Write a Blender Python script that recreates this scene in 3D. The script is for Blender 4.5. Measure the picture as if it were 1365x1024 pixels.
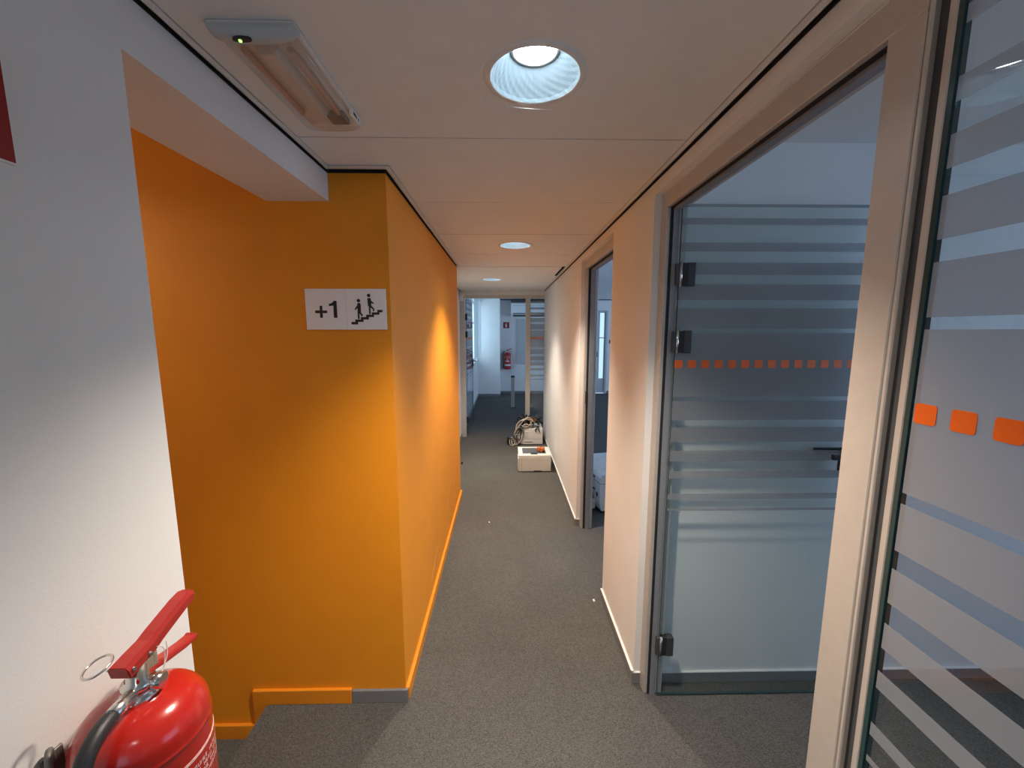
import bpy, bmesh, math, random
from mathutils import Vector, Matrix

# ------------------------------------------------------------------ scene reset
for o in list(bpy.data.objects):
    bpy.data.objects.remove(o, do_unlink=True)
SC = bpy.context.scene
COL = SC.collection
R = math.radians
random.seed(4)

# ------------------------------------------------------------------ camera
F_PX = 530.0
PITCH = math.atan((512 - 441) / F_PX)
YAW = math.atan(9.5 / F_PX)
cam_d = bpy.data.cameras.new('camera')
cam_d.sensor_fit = 'HORIZONTAL'
cam_d.sensor_width = 36.0
cam_d.lens = F_PX / 1365 * 36.0
cam_d.clip_start = 0.02
cam = bpy.data.objects.new('camera', cam_d)
COL.objects.link(cam)
cam.location = (0, 0, 1.75)
cam.rotation_euler = (math.pi / 2 - PITCH, 0, -YAW)
SC.camera = cam

# ------------------------------------------------------------------ colour management
SC.view_settings.view_transform = 'Standard'
SC.view_settings.look = 'None'
SC.view_settings.exposure = 0.0
SC.view_settings.gamma = 1.0
SC.view_settings.use_curve_mapping = False

# ------------------------------------------------------------------ world: soft overcast sky
W = bpy.data.worlds.new('sky')
SC.world = W
W.use_nodes = True
bg = W.node_tree.nodes['Background']
bg.inputs[0].default_value = (0.55, 0.78, 1.0, 1)
bg.inputs[1].default_value = 1.3


def area_light(name, loc, rot, sx, sy, power, color):
    d = bpy.data.lights.new(name, 'AREA')
    d.shape = 'RECTANGLE'
    d.size, d.size_y = sx, sy
    d.energy = power
    d.color = color
    o = bpy.data.objects.new(name, d)
    COL.objects.link(o)
    o.location = loc
    o.rotation_euler = rot
    return o


DAY = (0.40, 0.60, 1.0)
# daylight through the windows of the side rooms (right hand side, outside the frame)
area_light('daylight_meeting_room', (4.16, -0.1, 1.6), (0, R(90), 0), 1.4, 2.4, 26, DAY)
area_light('daylight_open_office', (5.95, 6.4, 1.6), (0, R(90), 0), 1.4, 7.0, 128, DAY)
# daylight through the blinds of the far left window
area_light('daylight_far_window', (-0.93, 9.8, 1.75), (0, R(-90), 0), 1.4, 1.2, 21, (0.55, 0.78, 1.0))
# added bluish fill light behind the camera; the end wall has no window
area_light('fill_corridor_end', (0.0, -3.4, 1.5), (R(90), 0, 0), 1.2, 1.6, 6.5, (0.55, 0.75, 1.0))

# ceiling light of the stairwell (hidden behind the lintel)
area_light('stairwell_light', (-2.3, 1.2, 2.5), (0, R(12), 0), 1.2, 0.6, 8, (1.0, 0.90, 0.76))

SPOT_W = 240.0
SPOT_COL = (1.0, 0.87, 0.725)

# ------------------------------------------------------------------ materials
MATS = {}


def mat(name, color, rough=0.5, metal=0.0, noise=0.0, nscale=20.0, bump=0.0, bscale=200.0,
        spec=0.5, emit=None, estr=0.0, coat=0.0, stretch=None):
    if name in MATS:
        return MATS[name]
    m = bpy.data.materials.new(name)
    m.use_nodes = True
    nt = m.node_tree
    b = nt.nodes['Principled BSDF']
    b.inputs['Base Color'].default_value = (*color, 1)
    b.inputs['Roughness'].default_value = rough
    b.inputs['Metallic'].default_value = metal
    b.inputs['Specular IOR Level'].default_value = spec
    if coat:
        b.inputs['Coat Weight'].default_value = coat
    if emit:
        b.inputs['Emission Color'].default_value = (*emit, 1)
        b.inputs['Emission Strength'].default_value = estr
    tc = nt.nodes.new('ShaderNodeTexCoord')
    src = tc.outputs['Object']
    if stretch:
        mp = nt.nodes.new('ShaderNodeMapping')
        mp.inputs['Scale'].default_value = stretch
        nt.links.new(src, mp.inputs['Vector'])
        src = mp.outputs['Vector']
    if noise:
        n = nt.nodes.new('ShaderNodeTexNoise')
        n.inputs['Scale'].default_value = nscale
        n.inputs['Detail'].default_value = 6
        nt.links.new(src, n.inputs['Vector'])
        r = nt.nodes.new('ShaderNodeValToRGB')
        r.color_ramp.elements[0].position = 0.3
        r.color_ramp.elements[1].position = 0.7
        lo = [max(0, c * (1 - noise)) for c in color]
        hi = [min(1, c * (1 + noise)) for c in color]
        r.color_ramp.elements[0].color = (*lo, 1)
        r.color_ramp.elements[1].color = (*hi, 1)
        nt.links.new(n.outputs['Fac'], r.inputs['Fac'])
        nt.links.new(r.outputs['Color'], b.inputs['Base Color'])
    if bump:
        n2 = nt.nodes.new('ShaderNodeTexNoise')
        n2.inputs['Scale'].default_value = bscale
        n2.inputs['Detail'].default_value = 4
        nt.links.new(src, n2.inputs['Vector'])
        bp = nt.nodes.new('ShaderNodeBump')
        bp.inputs['Strength'].default_value = bump
        bp.inputs['Distance'].default_value = 0.002
        nt.links.new(n2.outputs['Fac'], bp.inputs['Height'])
        nt.links.new(bp.outputs['Normal'], b.inputs['Normal'])
    MATS[name] = m
    return m


def carpet_mat():
    m = bpy.data.materials.new('carpet')
    m.use_nodes = True
    nt = m.node_tree
    b = nt.nodes['Principled BSDF']
    b.inputs['Roughness'].default_value = 0.95
    b.inputs['Specular IOR Level'].default_value = 0.1
    tc = nt.nodes.new('ShaderNodeTexCoord')
    mp = nt.nodes.new('ShaderNodeMapping')
    mp.inputs['Scale'].default_value = (1.0, 2.2, 1.0)
    mp.inputs['Rotation'].default_value = (0, 0, R(20))
    nt.links.new(tc.outputs['Object'], mp.inputs['Vector'])
    n = nt.nodes.new('ShaderNodeTexNoise')
    n.inputs['Scale'].default_value = 170
    n.inputs['Detail'].default_value = 5
    n.inputs['Roughness'].default_value = 0.7
    nt.links.new(mp.outputs['Vector'], n.inputs['Vector'])
    big = nt.nodes.new('ShaderNodeTexNoise')
    big.inputs['Scale'].default_value = 3.0
    big.inputs['Detail'].default_value = 3
    nt.links.new(tc.outputs['Object'], big.inputs['Vector'])
    r = nt.nodes.new('ShaderNodeValToRGB')
    r.color_ramp.elements[0].position = 0.32
    r.color_ramp.elements[1].position = 0.70
    r.color_ramp.elements[0].color = (0.040, 0.037, 0.034, 1)
    r.color_ramp.elements[1].color = (0.205, 0.200, 0.188, 1)
    nt.links.new(n.outputs['Fac'], r.inputs['Fac'])
    mx = nt.nodes.new('ShaderNodeMix')
    mx.data_type = 'RGBA'
    mx.blend_type = 'MULTIPLY'
    mx.inputs['Factor'].default_value = 0.25
    nt.links.new(r.outputs['Color'], mx.inputs['A'])
    nt.links.new(big.outputs['Fac'], mx.inputs['B'])
    nt.links.new(mx.outputs['Result'], b.inputs['Base Color'])
    bp = nt.nodes.new('ShaderNodeBump')
    bp.inputs['Strength'].default_value = 0.6
    bp.inputs['Distance'].default_value = 0.004
    nt.links.new(n.outputs['Fac'], bp.inputs['Height'])
    nt.links.new(bp.outputs['Normal'], b.inputs['Normal'])
    return m


def glass_mat(name, tint, refl=1.0, milk=0.0, milkcol=(0.8, 0.8, 0.8)):
    """thin architectural glass: see-through, with a Fresnel mirror reflection"""
    m = bpy.data.materials.new(name)
    m.use_nodes = True
    nt = m.node_tree
    nt.nodes.clear()
    out = nt.nodes.new('ShaderNodeOutputMaterial')
    tr = nt.nodes.new('ShaderNodeBsdfTransparent')
    tr.inputs[0].default_value = (*tint, 1)
    gl = nt.nodes.new('ShaderNodeBsdfGlossy')
    gl.inputs['Color'].default_value = (refl, refl, refl, 1)
    gl.inputs['Roughness'].default_value = 0.01
    fr = nt.nodes.new('ShaderNodeFresnel')
    geo = nt.nodes.new('ShaderNodeNewGeometry')
    ior = nt.nodes.new('ShaderNodeMapRange')        # same reflectance on both sides of the thin pane
    ior.inputs['To Min'].default_value = 1.45
    ior.inputs['To Max'].default_value = 1 / 1.45
    nt.links.new(geo.outputs['Backfacing'], ior.inputs['Value'])
    nt.links.new(ior.outputs[0], fr.inputs[0])
    mx = nt.nodes.new('ShaderNodeMixShader')
    nt.links.new(fr.outputs[0], mx.inputs[0])
    base = tr.outputs[0]
    if milk:
        di = nt.nodes.new('ShaderNodeBsdfDiffuse')
        di.inputs[0].default_value = (*milkcol, 1)
        tl = nt.nodes.new('ShaderNodeBsdfTranslucent')
        tl.inputs[0].default_value = (*milkcol, 1)
        m1 = nt.nodes.new('ShaderNodeMixShader')
        m1.inputs[0].default_value = 0.5
        nt.links.new(di.outputs[0], m1.inputs[1])
        nt.links.new(tl.outputs[0], m1.inputs[2])
        m2 = nt.nodes.new('ShaderNodeMixShader')
        m2.inputs[0].default_value = milk
        nt.links.new(tr.outputs[0], m2.inputs[1])
        nt.links.new(m1.outputs[0], m2.inputs[2])
        base = m2.outputs[0]
    nt.links.new(base, mx.inputs[1])
    nt.links.new(gl.outputs[0], mx.inputs[2])
    nt.links.new(mx.outputs[0], out.inputs[0])
    return m


CARPET = carpet_mat()
WHITE = mat('wall_white', (0.80, 0.79, 0.77), 0.75, noise=0.02, nscale=4, bump=0.12, bscale=260)
ORANGE = mat('wall_orange', (0.84, 0.295, 0.005), 0.62, noise=0.03, nscale=5, bump=0.12, bscale=260)
CEIL = mat('ceiling_panel_white', (0.82, 0.81, 0.79), 0.8, noise=0.02, nscale=9, bump=0.1, bscale=180)
TRIMW = mat('trim_white', (0.74, 0.73, 0.71), 0.5)
VOID = mat('shadow_gap_black', (0.012, 0.011, 0.010), 0.9)
SKIRT = mat('skirting_grey', (0.20, 0.20, 0.205), 0.5, noise=0.04, nscale=40)
SKIRTO = mat('skirting_orange', (0.82, 0.28, 0.010), 0.45)
FRAME = mat('frame_champagne_metal', (0.56, 0.52, 0.475), 0.42, 0.25, noise=0.03, nscale=30)
RUBBER = mat('rubber_black', (0.015, 0.015, 0.016), 0.7)
GASKET = mat('gasket_dark_grey', (0.055, 0.058, 0.062), 0.6)
GLASSEDGE = mat('glass_edge_green', (0.02, 0.055, 0.06), 0.15)
GLASS = glass_mat('clear_glass', (0.93, 0.965, 0.965))
FROST = glass_mat('frosted_film', (0.88, 0.9, 0.92), 1.0, 0.45, (0.52, 0.52, 0.52))
STICK = mat('sticker_orange', (0.80, 0.13, 0.012), 0.45)
STEEL = mat('hinge_steel', (0.085, 0.085, 0.09), 0.3, 0.55, noise=0.05, nscale=60, stretch=(1, 1, 12))
BLACKM = mat('handle_black', (0.02, 0.021, 0.024), 0.35)
RED = mat('extinguisher_red', (0.42, 0.016, 0.010), 0.20, coat=0.4, noise=0.03, nscale=12)
REDP = mat('lever_red', (0.36, 0.022, 0.016), 0.35)
REDSIGN = mat('sign_red', (0.30, 0.006, 0.007), 0.45)
LABELW = mat('label_white', (0.85, 0.83, 0.80), 0.45)
LABELP = mat('label_print_pale', (0.78, 0.52, 0.48), 0.45)
CHROME = mat('chrome', (0.78, 0.76, 0.70), 0.18, 1.0)
HOSE = mat('hose_black', (0.02, 0.02, 0.021), 0.45, bump=0.2, bscale=300)
BRACKET = mat('bracket_grey', (0.16, 0.15, 0.135), 0.4, 0.4)
SIGNW = mat('sign_white', (0.88, 0.84, 0.82), 0.4)
INK = mat('sign_black_ink', (0.012, 0.012, 0.013), 0.5)
PLASTW = mat('printer_white', (0.80, 0.78, 0.74), 0.45, noise=0.015, nscale=20)
PLASTWARM = mat('printer_white_warmlit', (0.68, 0.65, 0.59), 0.5, noise=0.02, nscale=20)  # white plastic with the warm light on the front put into its colour
PLASTG = mat('printer_grey', (0.10, 0.105, 0.115), 0.5)
DARK = mat('plastic_black', (0.018, 0.018, 0.02), 0.45)
REFL = mat('reflector_silver', (0.215, 0.275, 0.32), 0.42, 0.5)
RINGW = mat('downlight_ring_white', (0.80, 0.79, 0.77), 0.6)
LAMP = mat('lamp_lens', (0.9, 0.9, 0.9), 0.4, emit=(0.86, 0.96, 1.0), estr=74.0)
EMGREY = mat('luminaire_grey', (0.50, 0.53, 0.53), 0.45)
EMWHITE = mat('luminaire_white', (0.76, 0.74, 0.71), 0.4)
EMPLAST = glass_mat('luminaire_clear_plastic', (0.92, 0.90, 0.88), 1.0, 0.22, (0.8, 0.78, 0.75))
LED = mat('led_green', (0.1, 0.9, 0.1), 0.4, emit=(0.35, 1.0, 0.15), estr=3.0)
POLE = mat('pole_aluminium', (0.50, 0.51, 0.52), 0.35, 0.6)
ACW = mat('aircon_white', (0.78, 0.79, 0.80), 0.35)
PIN = mat('pinboard_grey', (0.50, 0.51, 0.52), 0.85, noise=0.05, nscale=120)
BLIND = glass_mat('blind_fabric', (0.9, 0.95, 1.0), 0.05, 0.85, (0.85, 0.86, 0.86))
DOORG = mat('door_leaf_grey', (0.50, 0.51, 0.52), 0.5)
CABK = mat('cable_black', (0.015, 0.015, 0.016), 0.45)
CABW = mat('cable_beige', (0.62, 0.54, 0.45), 0.45)
CABB = mat('cable_brown', (0.28, 0.13, 0.06), 0.5)
ORBAG = mat('crumpled_orange', (0.75, 0.20, 0.05), 0.4, noise=0.35, nscale=60)
COBWEB = mat('cobweb_thread', (0.8, 0.78, 0.75), 0.6)
PAPER = mat('scrap_paper', (0.8, 0.79, 0.77), 0.7)
SCUFF = mat('scuff_pale', (0.86, 0.40, 0.12), 0.6)


# ------------------------------------------------------------------ mesh helpers
def B():
    return bmesh.new()


def box(bm, x0, x1, y0, y1, z0, z1, mi=0, M=None):
    cs = [(x0, y0, z0), (x1, y0, z0), (x1, y1, z0), (x0, y1, z0), (x0, y0, z1), (x1, y0, z1), (x1, y1, z1), (x0, y1, z1)]
    vs = [bm.verts.new(M @ Vector(c) if M else c) for c in cs]
    for f in ((0, 3, 2, 1), (4, 5, 6, 7), (0, 1, 5, 4), (1, 2, 6, 5), (2, 3, 7, 6), (3, 0, 4, 7)):
        fa = bm.faces.new([vs[i] for i in f])
        fa.material_index = mi
    return vs


def rbox(bm, x0, x1, y0, y1, z0, z1, r=0.004, seg=2, mi=0, M=None):
    t = bmesh.new()
    box(t, x0, x1, y0, y1, z0, z1)
    bmesh.ops.bevel(t, geom=list(t.edges), offset=r, segments=seg, profile=0.5, affect='EDGES')
    mp = {v: bm.verts.new(M @ v.co if M else v.co) for v in t.verts}
    for f in t.faces:
        nf = bm.faces.new([mp[v] for v in f.verts])
        nf.material_index = mi
        nf.smooth = False
    t.free()


def lathe(bm, prof, n=32, M=None, mi=0, smooth=True):
    rings = []
    for r, z in prof:
        if r < 1e-6:
            p = Vector((0, 0, z))
            rings.append([bm.verts.new(M @ p if M else p)])
        else:
            ring = []
            for i in range(n):
                a = 2 * math.pi * i / n
                p = Vector((r * math.cos(a), r * math.sin(a), z))
                ring.append(bm.verts.new(M @ p if M else p))
            rings.append(ring)
    for a, b in zip(rings, rings[1:]):
        if len(a) == 1 and len(b) == 1:
            continue
        for i in range(n):
            j = (i + 1) % n
            if len(a) == 1:
                f = bm.faces.new((a[0], b[i], b[j]))
            elif len(b) == 1:
                f = bm.faces.new((a[i], a[j], b[0]))
            else:
                f = bm.faces.new((a[i], a[j], b[j], b[i]))
            f.smooth = smooth
            f.material_index = mi


def smooth_path(pts, sub=6, closed=False):
    P = [Vector(p) for p in pts]
    n = len(P)
    out = []
    rng = range(n) if closed else range(n - 1)
    for i in rng:
        if closed:
            p0, p1, p2, p3 = P[(i - 1) % n], P[i], P[(i + 1) % n], P[(i + 2) % n]
        else:
            p0, p1, p2, p3 = P[max(i - 1, 0)], P[i], P[i + 1], P[min(i + 2, n - 1)]
        for k in range(sub):
            t = k / sub
            out.append(0.5 * ((2 * p1) + (-p0 + p2) * t + (2 * p0 - 5 * p1 + 4 * p2 - p3) * t * t + (-p0 + 3 * p1 - 3 * p2 + p3) * t ** 3))
    if not closed:
        out.append(P[-1])
    return out


def tube(bm, pts, r, n=8, closed=False, mi=0, sub=6, rz=None):
    P = smooth_path(pts, sub, closed) if sub > 1 else [Vector(p) for p in pts]
    m = len(P)
    up = Vector((0, 0, 1))
    rings = []
    prev = None
    for i in range(m):
        if closed:
            t = (P[(i + 1) % m] - P[i - 1])
        else:
            t = P[min(i + 1, m - 1)] - P[max(i - 1, 0)]
        t = t.normalized() if t.length > 1e-9 else Vector((0, 0, 1))
        if prev is None:
            a = up.cross(t)
            if a.length < 1e-3:
                a = Vector((1, 0, 0)).cross(t)
            a.normalize()
        else:
            a = prev - t * prev.dot(t)
            if a.length < 1e-5:
                a = up.cross(t)
            a.normalize()
        prev = a
        b = t.cross(a)
        rr = r[min(i * len(r) // m, len(r) - 1)] if isinstance(r, (list, tuple)) else r
        rings.append([bm.verts.new(P[i] + (a * math.cos(2 * math.pi * k / n) + b * math.sin(2 * math.pi * k / n)) * rr) for k in range(n)])
    lim = m if closed else m - 1
    for i in range(lim):
        A, C = rings[i], rings[(i + 1) % m]
        for k in range(n):
            f = bm.faces.new((A[k], A[(k + 1) % n], C[(k + 1) % n], C[k]))
            f.smooth = True
            f.material_index = mi
    if not closed:
        for rg in (rings[0][::-1], rings[-1]):
            f = bm.faces.new(rg)
            f.material_index = mi


def prism(bm, poly, axis, a0, a1, mi=0, M=None):
    """extrude a 2-D polygon: axis 'y' -> poly is (x,z); 'x' -> (y,z); 'z' -> (x,y)"""
    def P(u, v, a):
        p = {'y': (u, a, v), 'x': (a, u, v), 'z': (u, v, a)}[axis]
        return M @ Vector(p) if M else p
    A = [bm.verts.new(P(u, v, a0)) for u, v in poly]
    C = [bm.verts.new(P(u, v, a1)) for u, v in poly]
    n = len(poly)
    bm.faces.new(A).material_index = mi
    bm.faces.new(C[::-1]).material_index = mi
    for i in range(n):
        j = (i + 1) % n
        bm.faces.new((A[j], A[i], C[i], C[j])).material_index = mi


def root_of(o):
    while o.parent:
        o = o.parent
    return o


def obj(name, bm, mats, parent=None, recalc=True):
    if recalc:
        bmesh.ops.recalc_face_normals(bm, faces=list(bm.faces))
    me = bpy.data.meshes.new(name)
    if parent is None:
        xs = [v.co for v in bm.verts]
        lo = Vector((min(v.x for v in xs), min(v.y for v in xs), min(v.z for v in xs)))
        hi = Vector((max(v.x for v in xs), max(v.y for v in xs), max(v.z for v in xs)))
        org = Vector(((lo.x + hi.x) / 2, (lo.y + hi.y) / 2, lo.z))
    else:
        org = root_of(parent).location.copy()
    bmesh.ops.translate(bm, verts=list(bm.verts), vec=-org)
    bm.to_mesh(me)
    bm.free()
    for m in (mats if isinstance(mats, (list, tuple)) else [mats]):
        me.materials.append(m)
    o = bpy.data.objects.new(name, me)
    COL.objects.link(o)
    if parent is None:
        o.location = org
    else:
        o.parent = parent
    return o


def tag(o, label, cat, group=None):
    o['label'] = label
    o['category'] = cat
    if group:
        o['group'] = group
    return o


def thing(name, loc, label, cat, group=None):
    o = bpy.data.objects.new(name, None)
    o.empty_display_size = 0.05
    COL.objects.link(o)
    o.location = loc
    return tag(o, label, cat, group)


def struct(name, bm, mats, label=None):
    o = obj(name, bm, mats)
    o['kind'] = 'structure'
    if label:
        o['label'] = label
        o['category'] = name.split('_')[0]
    return o


def struct_root(name, loc, label=None):
    o = bpy.data.objects.new(name, None)
    o.empty_display_size = 0.05
    COL.objects.link(o)
    o.location = loc
    o['kind'] = 'structure'
    if label:
        o['label'] = label
        o['category'] = name.split('_')[0]
    return o


def dup(root, loc, rotz=0.0):
    r = root.copy()
    COL.objects.link(r)
    r.location = loc
    r.rotation_euler = (0, 0, rotz)
    for ch in list(root.children):
        c = ch.copy()
        COL.objects.link(c)
        c.parent = r
        for g in list(ch.children):
            d = g.copy()
            COL.objects.link(d)
            d.parent = c
    return r


# ------------------------------------------------------------------ key dimensions
ZC = 2.376            # corridor ceiling
XL = -0.705           # left white wall face
XO = -0.475           # orange side face
XR = 0.640            # right wall face
XF = 0.670            # door frame face (recessed behind wall face)
Y0 = 1.692            # orange front face
YE = 4.07             # end of the orange block
YP = 6.45             # glass partition at the end of the corridor
YB = 11.05            # back wall of the far office

# ------------------------------------------------------------------ floor and stair
bm = B()
box(bm, -0.72, 6.0, -3.6, YB, -0.12, 0.0)
box(bm, -1.125, -0.72, 0.82, Y0 + 0.01, -0.12, 0.0)
floor = struct('floor', bm, CARPET, 'grey brown loop pile carpet floor along the corridor')
for i in range(4):
    bm = B()
    x1 = -1.125 - 0.28 * i
    rbox(bm, x1 - 0.28, x1 + 0.02, 0.82, Y0 + 0.01, -0.18 * (i + 1) - 0.25, -0.18 * (i + 1), 0.008)
    obj('stair_tread', bm, CARPET, floor)
bm = B()
box(bm, -3.3, -1.125 - 1.12, 0.82, Y0 + 0.01, -1.0, -0.9)
obj('stair_landing', bm, CARPET, floor)
bm = B()
box(bm, -0.60, 0.14, 9.02, 9.035, 0.0, 0.003)
obj('carpet_seam', bm, GASKET, floor)

# ------------------------------------------------------------------ walls
bm = B()
box(bm, -0.953, XL, -3.6, 0.82, -0.12, 2.6)
box(bm, -0.953, XL, 0.82, Y0 + 0.01, 2.265, 2.6)          # lintel over the stair opening
box(bm, -3.3, -0.953, 0.70, 0.82, -1.2, 2.6)              # near wall of the stairwell
box(bm, -3.4, -3.3, 0.70, Y0 + 0.1, -1.2, 2.6)
struct('wall_left', bm, WHITE, 'white painted left wall with lintel over the stair opening')
bm = B()
box(bm, -3.4, XO, Y0, YE, -1.2, 2.6)
orange = struct('wall_stairwell', bm, ORANGE, 'orange painted wall block at the top of the stairs')
for (ya, za, yb, zb) in ((3.05, 0.33, 3.32, 0.42), (2.38, 0.16, 2.62, 0.25)):
    bm = B()
    dv = Vector((0, yb - ya, zb - za)).normalized()
    nn = Vector((0, -dv.z, dv.y)) * 0.0018
    q = [(ya + nn.y, za + nn.z), (yb, zb), (ya - nn.y, za - nn.z)]
    prism(bm, q, 'x', XO, XO + 0.0006)
    obj('scuff_mark', bm, SCUFF, orange)
bm = B()
box(bm, -0.95, -0.72, YE, 8.95, 0, 2.6)
box(bm, -0.95, -0.72, 8.95, 10.50, 0, 1.0)
box(bm, -0.95, -0.72, 8.95, 10.50, 2.48, 2.6)
box(bm, -0.95, -0.72, 10.50, YB, 0, 2.6)
box(bm, -0.72, -0.128, 10.556, YB, 0, 2.6)                # column
struct('wall_far_left', bm, WHITE, 'white wall and column left of the far office')
bm = B()
box(bm, -0.95, 1.95, YB, YB + 0.15, 0, 2.62)
box(bm, 2.84, 6.1, YB, YB + 0.15, 0, 2.62)
box(bm, 1.95, 2.84, YB, YB + 0.15, 2.30, 2.62)
struct('wall_back', bm, WHITE, 'white back wall of the far office')

bm = B()
box(bm, XR, 0.76, 1.768, 2.415, 0, 2.6)                   # between the two doors
box(bm, XR, 0.76, 3.395, YP + 0.06, 0, 2.6)               # beyond the second door
box(bm, XR, 0.76, 2.415, 3.395, 2.322, 2.6)               # above the second door
box(bm, XR, 0.76, -3.6, 1.768, 2.322, 2.6)                # above the glass front
box(bm, 0.76, 6.0, 1.772, 1.89, 0, 2.6)                   # between the two rooms
struct('wall_right', bm, WHITE, 'white right hand corridor wall with door openings')

bm = B()   # outer walls of the rooms at the right and the corridor end behind the camera
box(bm, 4.2, 4.35, -3.6, 1.772, 0, 0.9)
box(bm, 4.2, 4.35, -3.6, 1.772, 2.3, 2.6)
box(bm, 4.2, 4.35, -3.6, -1.3, 0.9, 2.3)
box(bm, 4.2, 4.35, 1.1, 1.772, 0.9, 2.3)
box(bm, 6.0, 6.15, 1.89, YB, 0, 0.9)
box(bm, 6.0, 6.15, 1.89, YB, 2.3, 2.6)
box(bm, 6.0, 6.15, 1.89, 2.9, 0.9, 2.3)
box(bm, 6.0, 6.15, 9.9, YB, 0.9, 2.3)
box(bm, -0.953, 4.35, -3.75, -3.6, 0, 2.6)
struct('wall_outer', bm, WHITE, 'white outer walls of the side rooms')

# ------------------------------------------------------------------ skirtings
def skirt(name, segs, m, lab):
    bm = B()
    for s in segs:
        rbox(bm, *s, r=0.0025, seg=1)
    return struct(name, bm, m, lab)


skirt('baseboard_stairwell', [(-0.726, XO + 0.012, Y0 - 0.013, Y0 + 0.001, 0, 0.066)],
      SKIRT, 'short grey skirting piece at the front corner of the orange wall')
skirt('baseboard_corridor_left', [(XO - 0.002, XO + 0.016, Y0 + 0.002, YE, 0, 0.066)], SKIRTO, 'orange painted skirting along the corridor side of the orange wall')
bm = B()
rbox(bm, -1.19, -0.727, Y0 - 0.015, Y0 + 0.001, 0.0, 0.074, 0.0025, 1)
rbox(bm, -1.19, -1.12, Y0 - 0.0145, Y0 + 0.001, -0.20, 0.0735, 0.0025, 1)
for i in range(1, 4):
    x1 = -1.12 - 0.28 * i
    rbox(bm, x1 - 0.065, x1 + 0.215, Y0 - 0.015, Y0 + 0.001, -0.18 * i - 0.01, -0.18 * i + 0.072, 0.0025, 1)
    rbox(bm, x1 - 0.065, x1 + 0.0, Y0 - 0.0145, Y0 + 0.001, -0.18 * i - 0.2, -0.18 * i + 0.0715, 0.0025, 1)
struct('baseboard_stair', bm, SKIRTO, 'orange painted skirting stepping down with the stairs')
skirt('baseboard_right', [(XR - 0.011, XR + 0.001, 1.768, 2.415, 0, 0.06), (XR - 0.011, XR + 0.001, 3.395, YP, 0, 0.06),
                          (XR - 0.011, XF + 0.0, 1.760, 1.769, 0, 0.06), (XR - 0.011, XF, 3.387, 3.396, 0, 0.06)],
      SKIRT, 'grey skirting along the right corridor wall')
skirt('baseboard_left', [(XL - 0.001, XL + 0.012, -3.6, 0.82, 0, 0.065)], SKIRT, 'grey skirting along the left white wall')
skirt('baseboard_far', [(-0.721, -0.708, YE, YP - 0.02, 0, 0.065), (-0.721, -0.708, YP + 0.08, 10.556, 0, 0.07), (-0.72, -0.116, 10.544, 10.557, 0, 0.07),
                        (-0.129, -0.116, 10.55, YB, 0, 0.07), (-0.128, 1.93, YB - 0.013, YB + 0.001, 0, 0.07), (2.86, 6.0, YB - 0.013, YB + 0.001, 0, 0.07)],
      SKIRT, 'grey skirting round the far office')
skirt('baseboard_meeting_room', [(0.76, 4.2, 1.761, 1.773, 0, 0.056)], SKIRT, 'grey skirting behind the open glass door')

for root_name, segs in (('baseboard_right', [(XR - 0.0125, XR, 1.759, 2.415), (XR - 0.0125, XR, 3.386, YP), (XR - 0.0125, XF, 1.7585, 1.7695), (XR - 0.0125, XF, 3.3855, 3.3965)]),
                        ('baseboard_meeting_room', [(0.76, 4.2, 1.760, 1.773)])):
    bm = B()
    z0 = 0.0602 if root_name.endswith('right') else 0.0562
    for x0, x1, y0, y1 in segs:
        box(bm, x0, x1, y0, y1, z0, z0 + 0.003)
    obj('top_bead', bm, TRIMW, bpy.data.objects[root_name])

# ------------------------------------------------------------------ ceiling
bm = B()
box(bm, -3.4, 6.15, -3.75, YB + 0.15, 2.60, 2.72)
ceiling = struct('ceiling', bm, CEIL, 'ceiling of long pale metal planks with downlights')
bm = B()
box(bm, 0.76, 4.2, -3.6, 1.772, 2.535, 2.548)
obj('meeting_room_ceiling', bm, WHITE, ceiling)

LAMPS = [(0.076, 1.078), (0.079, 3.043), (-0.155, 5.014), (0.076, -0.887)]


def plank(bm, x0, x1, y0, y1, hole=None, z=ZC, t=0.014, skew=0.0):
    if hole is None:
        vs = box(bm, x0, x1, y0, y1, z, z + t)
        if skew:
            for v in vs:
                if v.co.y > y1 - 1e-6 and v.co.x > x1 - 1e-6:
                    v.co.y -= skew
        return
    cx, cy, r = hole
    angs = [2 * math.pi * i / 48 for i in range(48)]
    for X, Y in ((x0, y0), (x1, y0), (x1, y1), (x0, y1)):
        angs.append(math.atan2(Y - cy, X - cx) % (2 * math.pi))
    angs = sorted(set(round(a, 6) for a in angs))
    inner, outer, innert = [], [], []
    for a in angs:
        c, s = math.cos(a), math.sin(a)
        ts = []
        if c > 1e-9: ts.append((x1 - cx) / c)
        if c < -1e-9: ts.append((x0 - cx) / c)
        if s > 1e-9: ts.append((y1 - cy) / s)
        if s < -1e-9: ts.append((y0 - cy) / s)
        k = min(ts)
        inner.append(bm.verts.new((cx + r * c, cy + r * s, z)))
        innert.append(bm.verts.new((cx + r * c, cy + r * s, z + t)))
        outer.append(bm.verts.new((cx + k * c, cy + k * s, z)))
    n = len(angs)
    for i in range(n):
        j = (i + 1) % n
        bm.faces.new((inner[i], inner[j], outer[j], outer[i]))
        bm.faces.new((inner[j], inner[i], innert[i], innert[j]))


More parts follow.
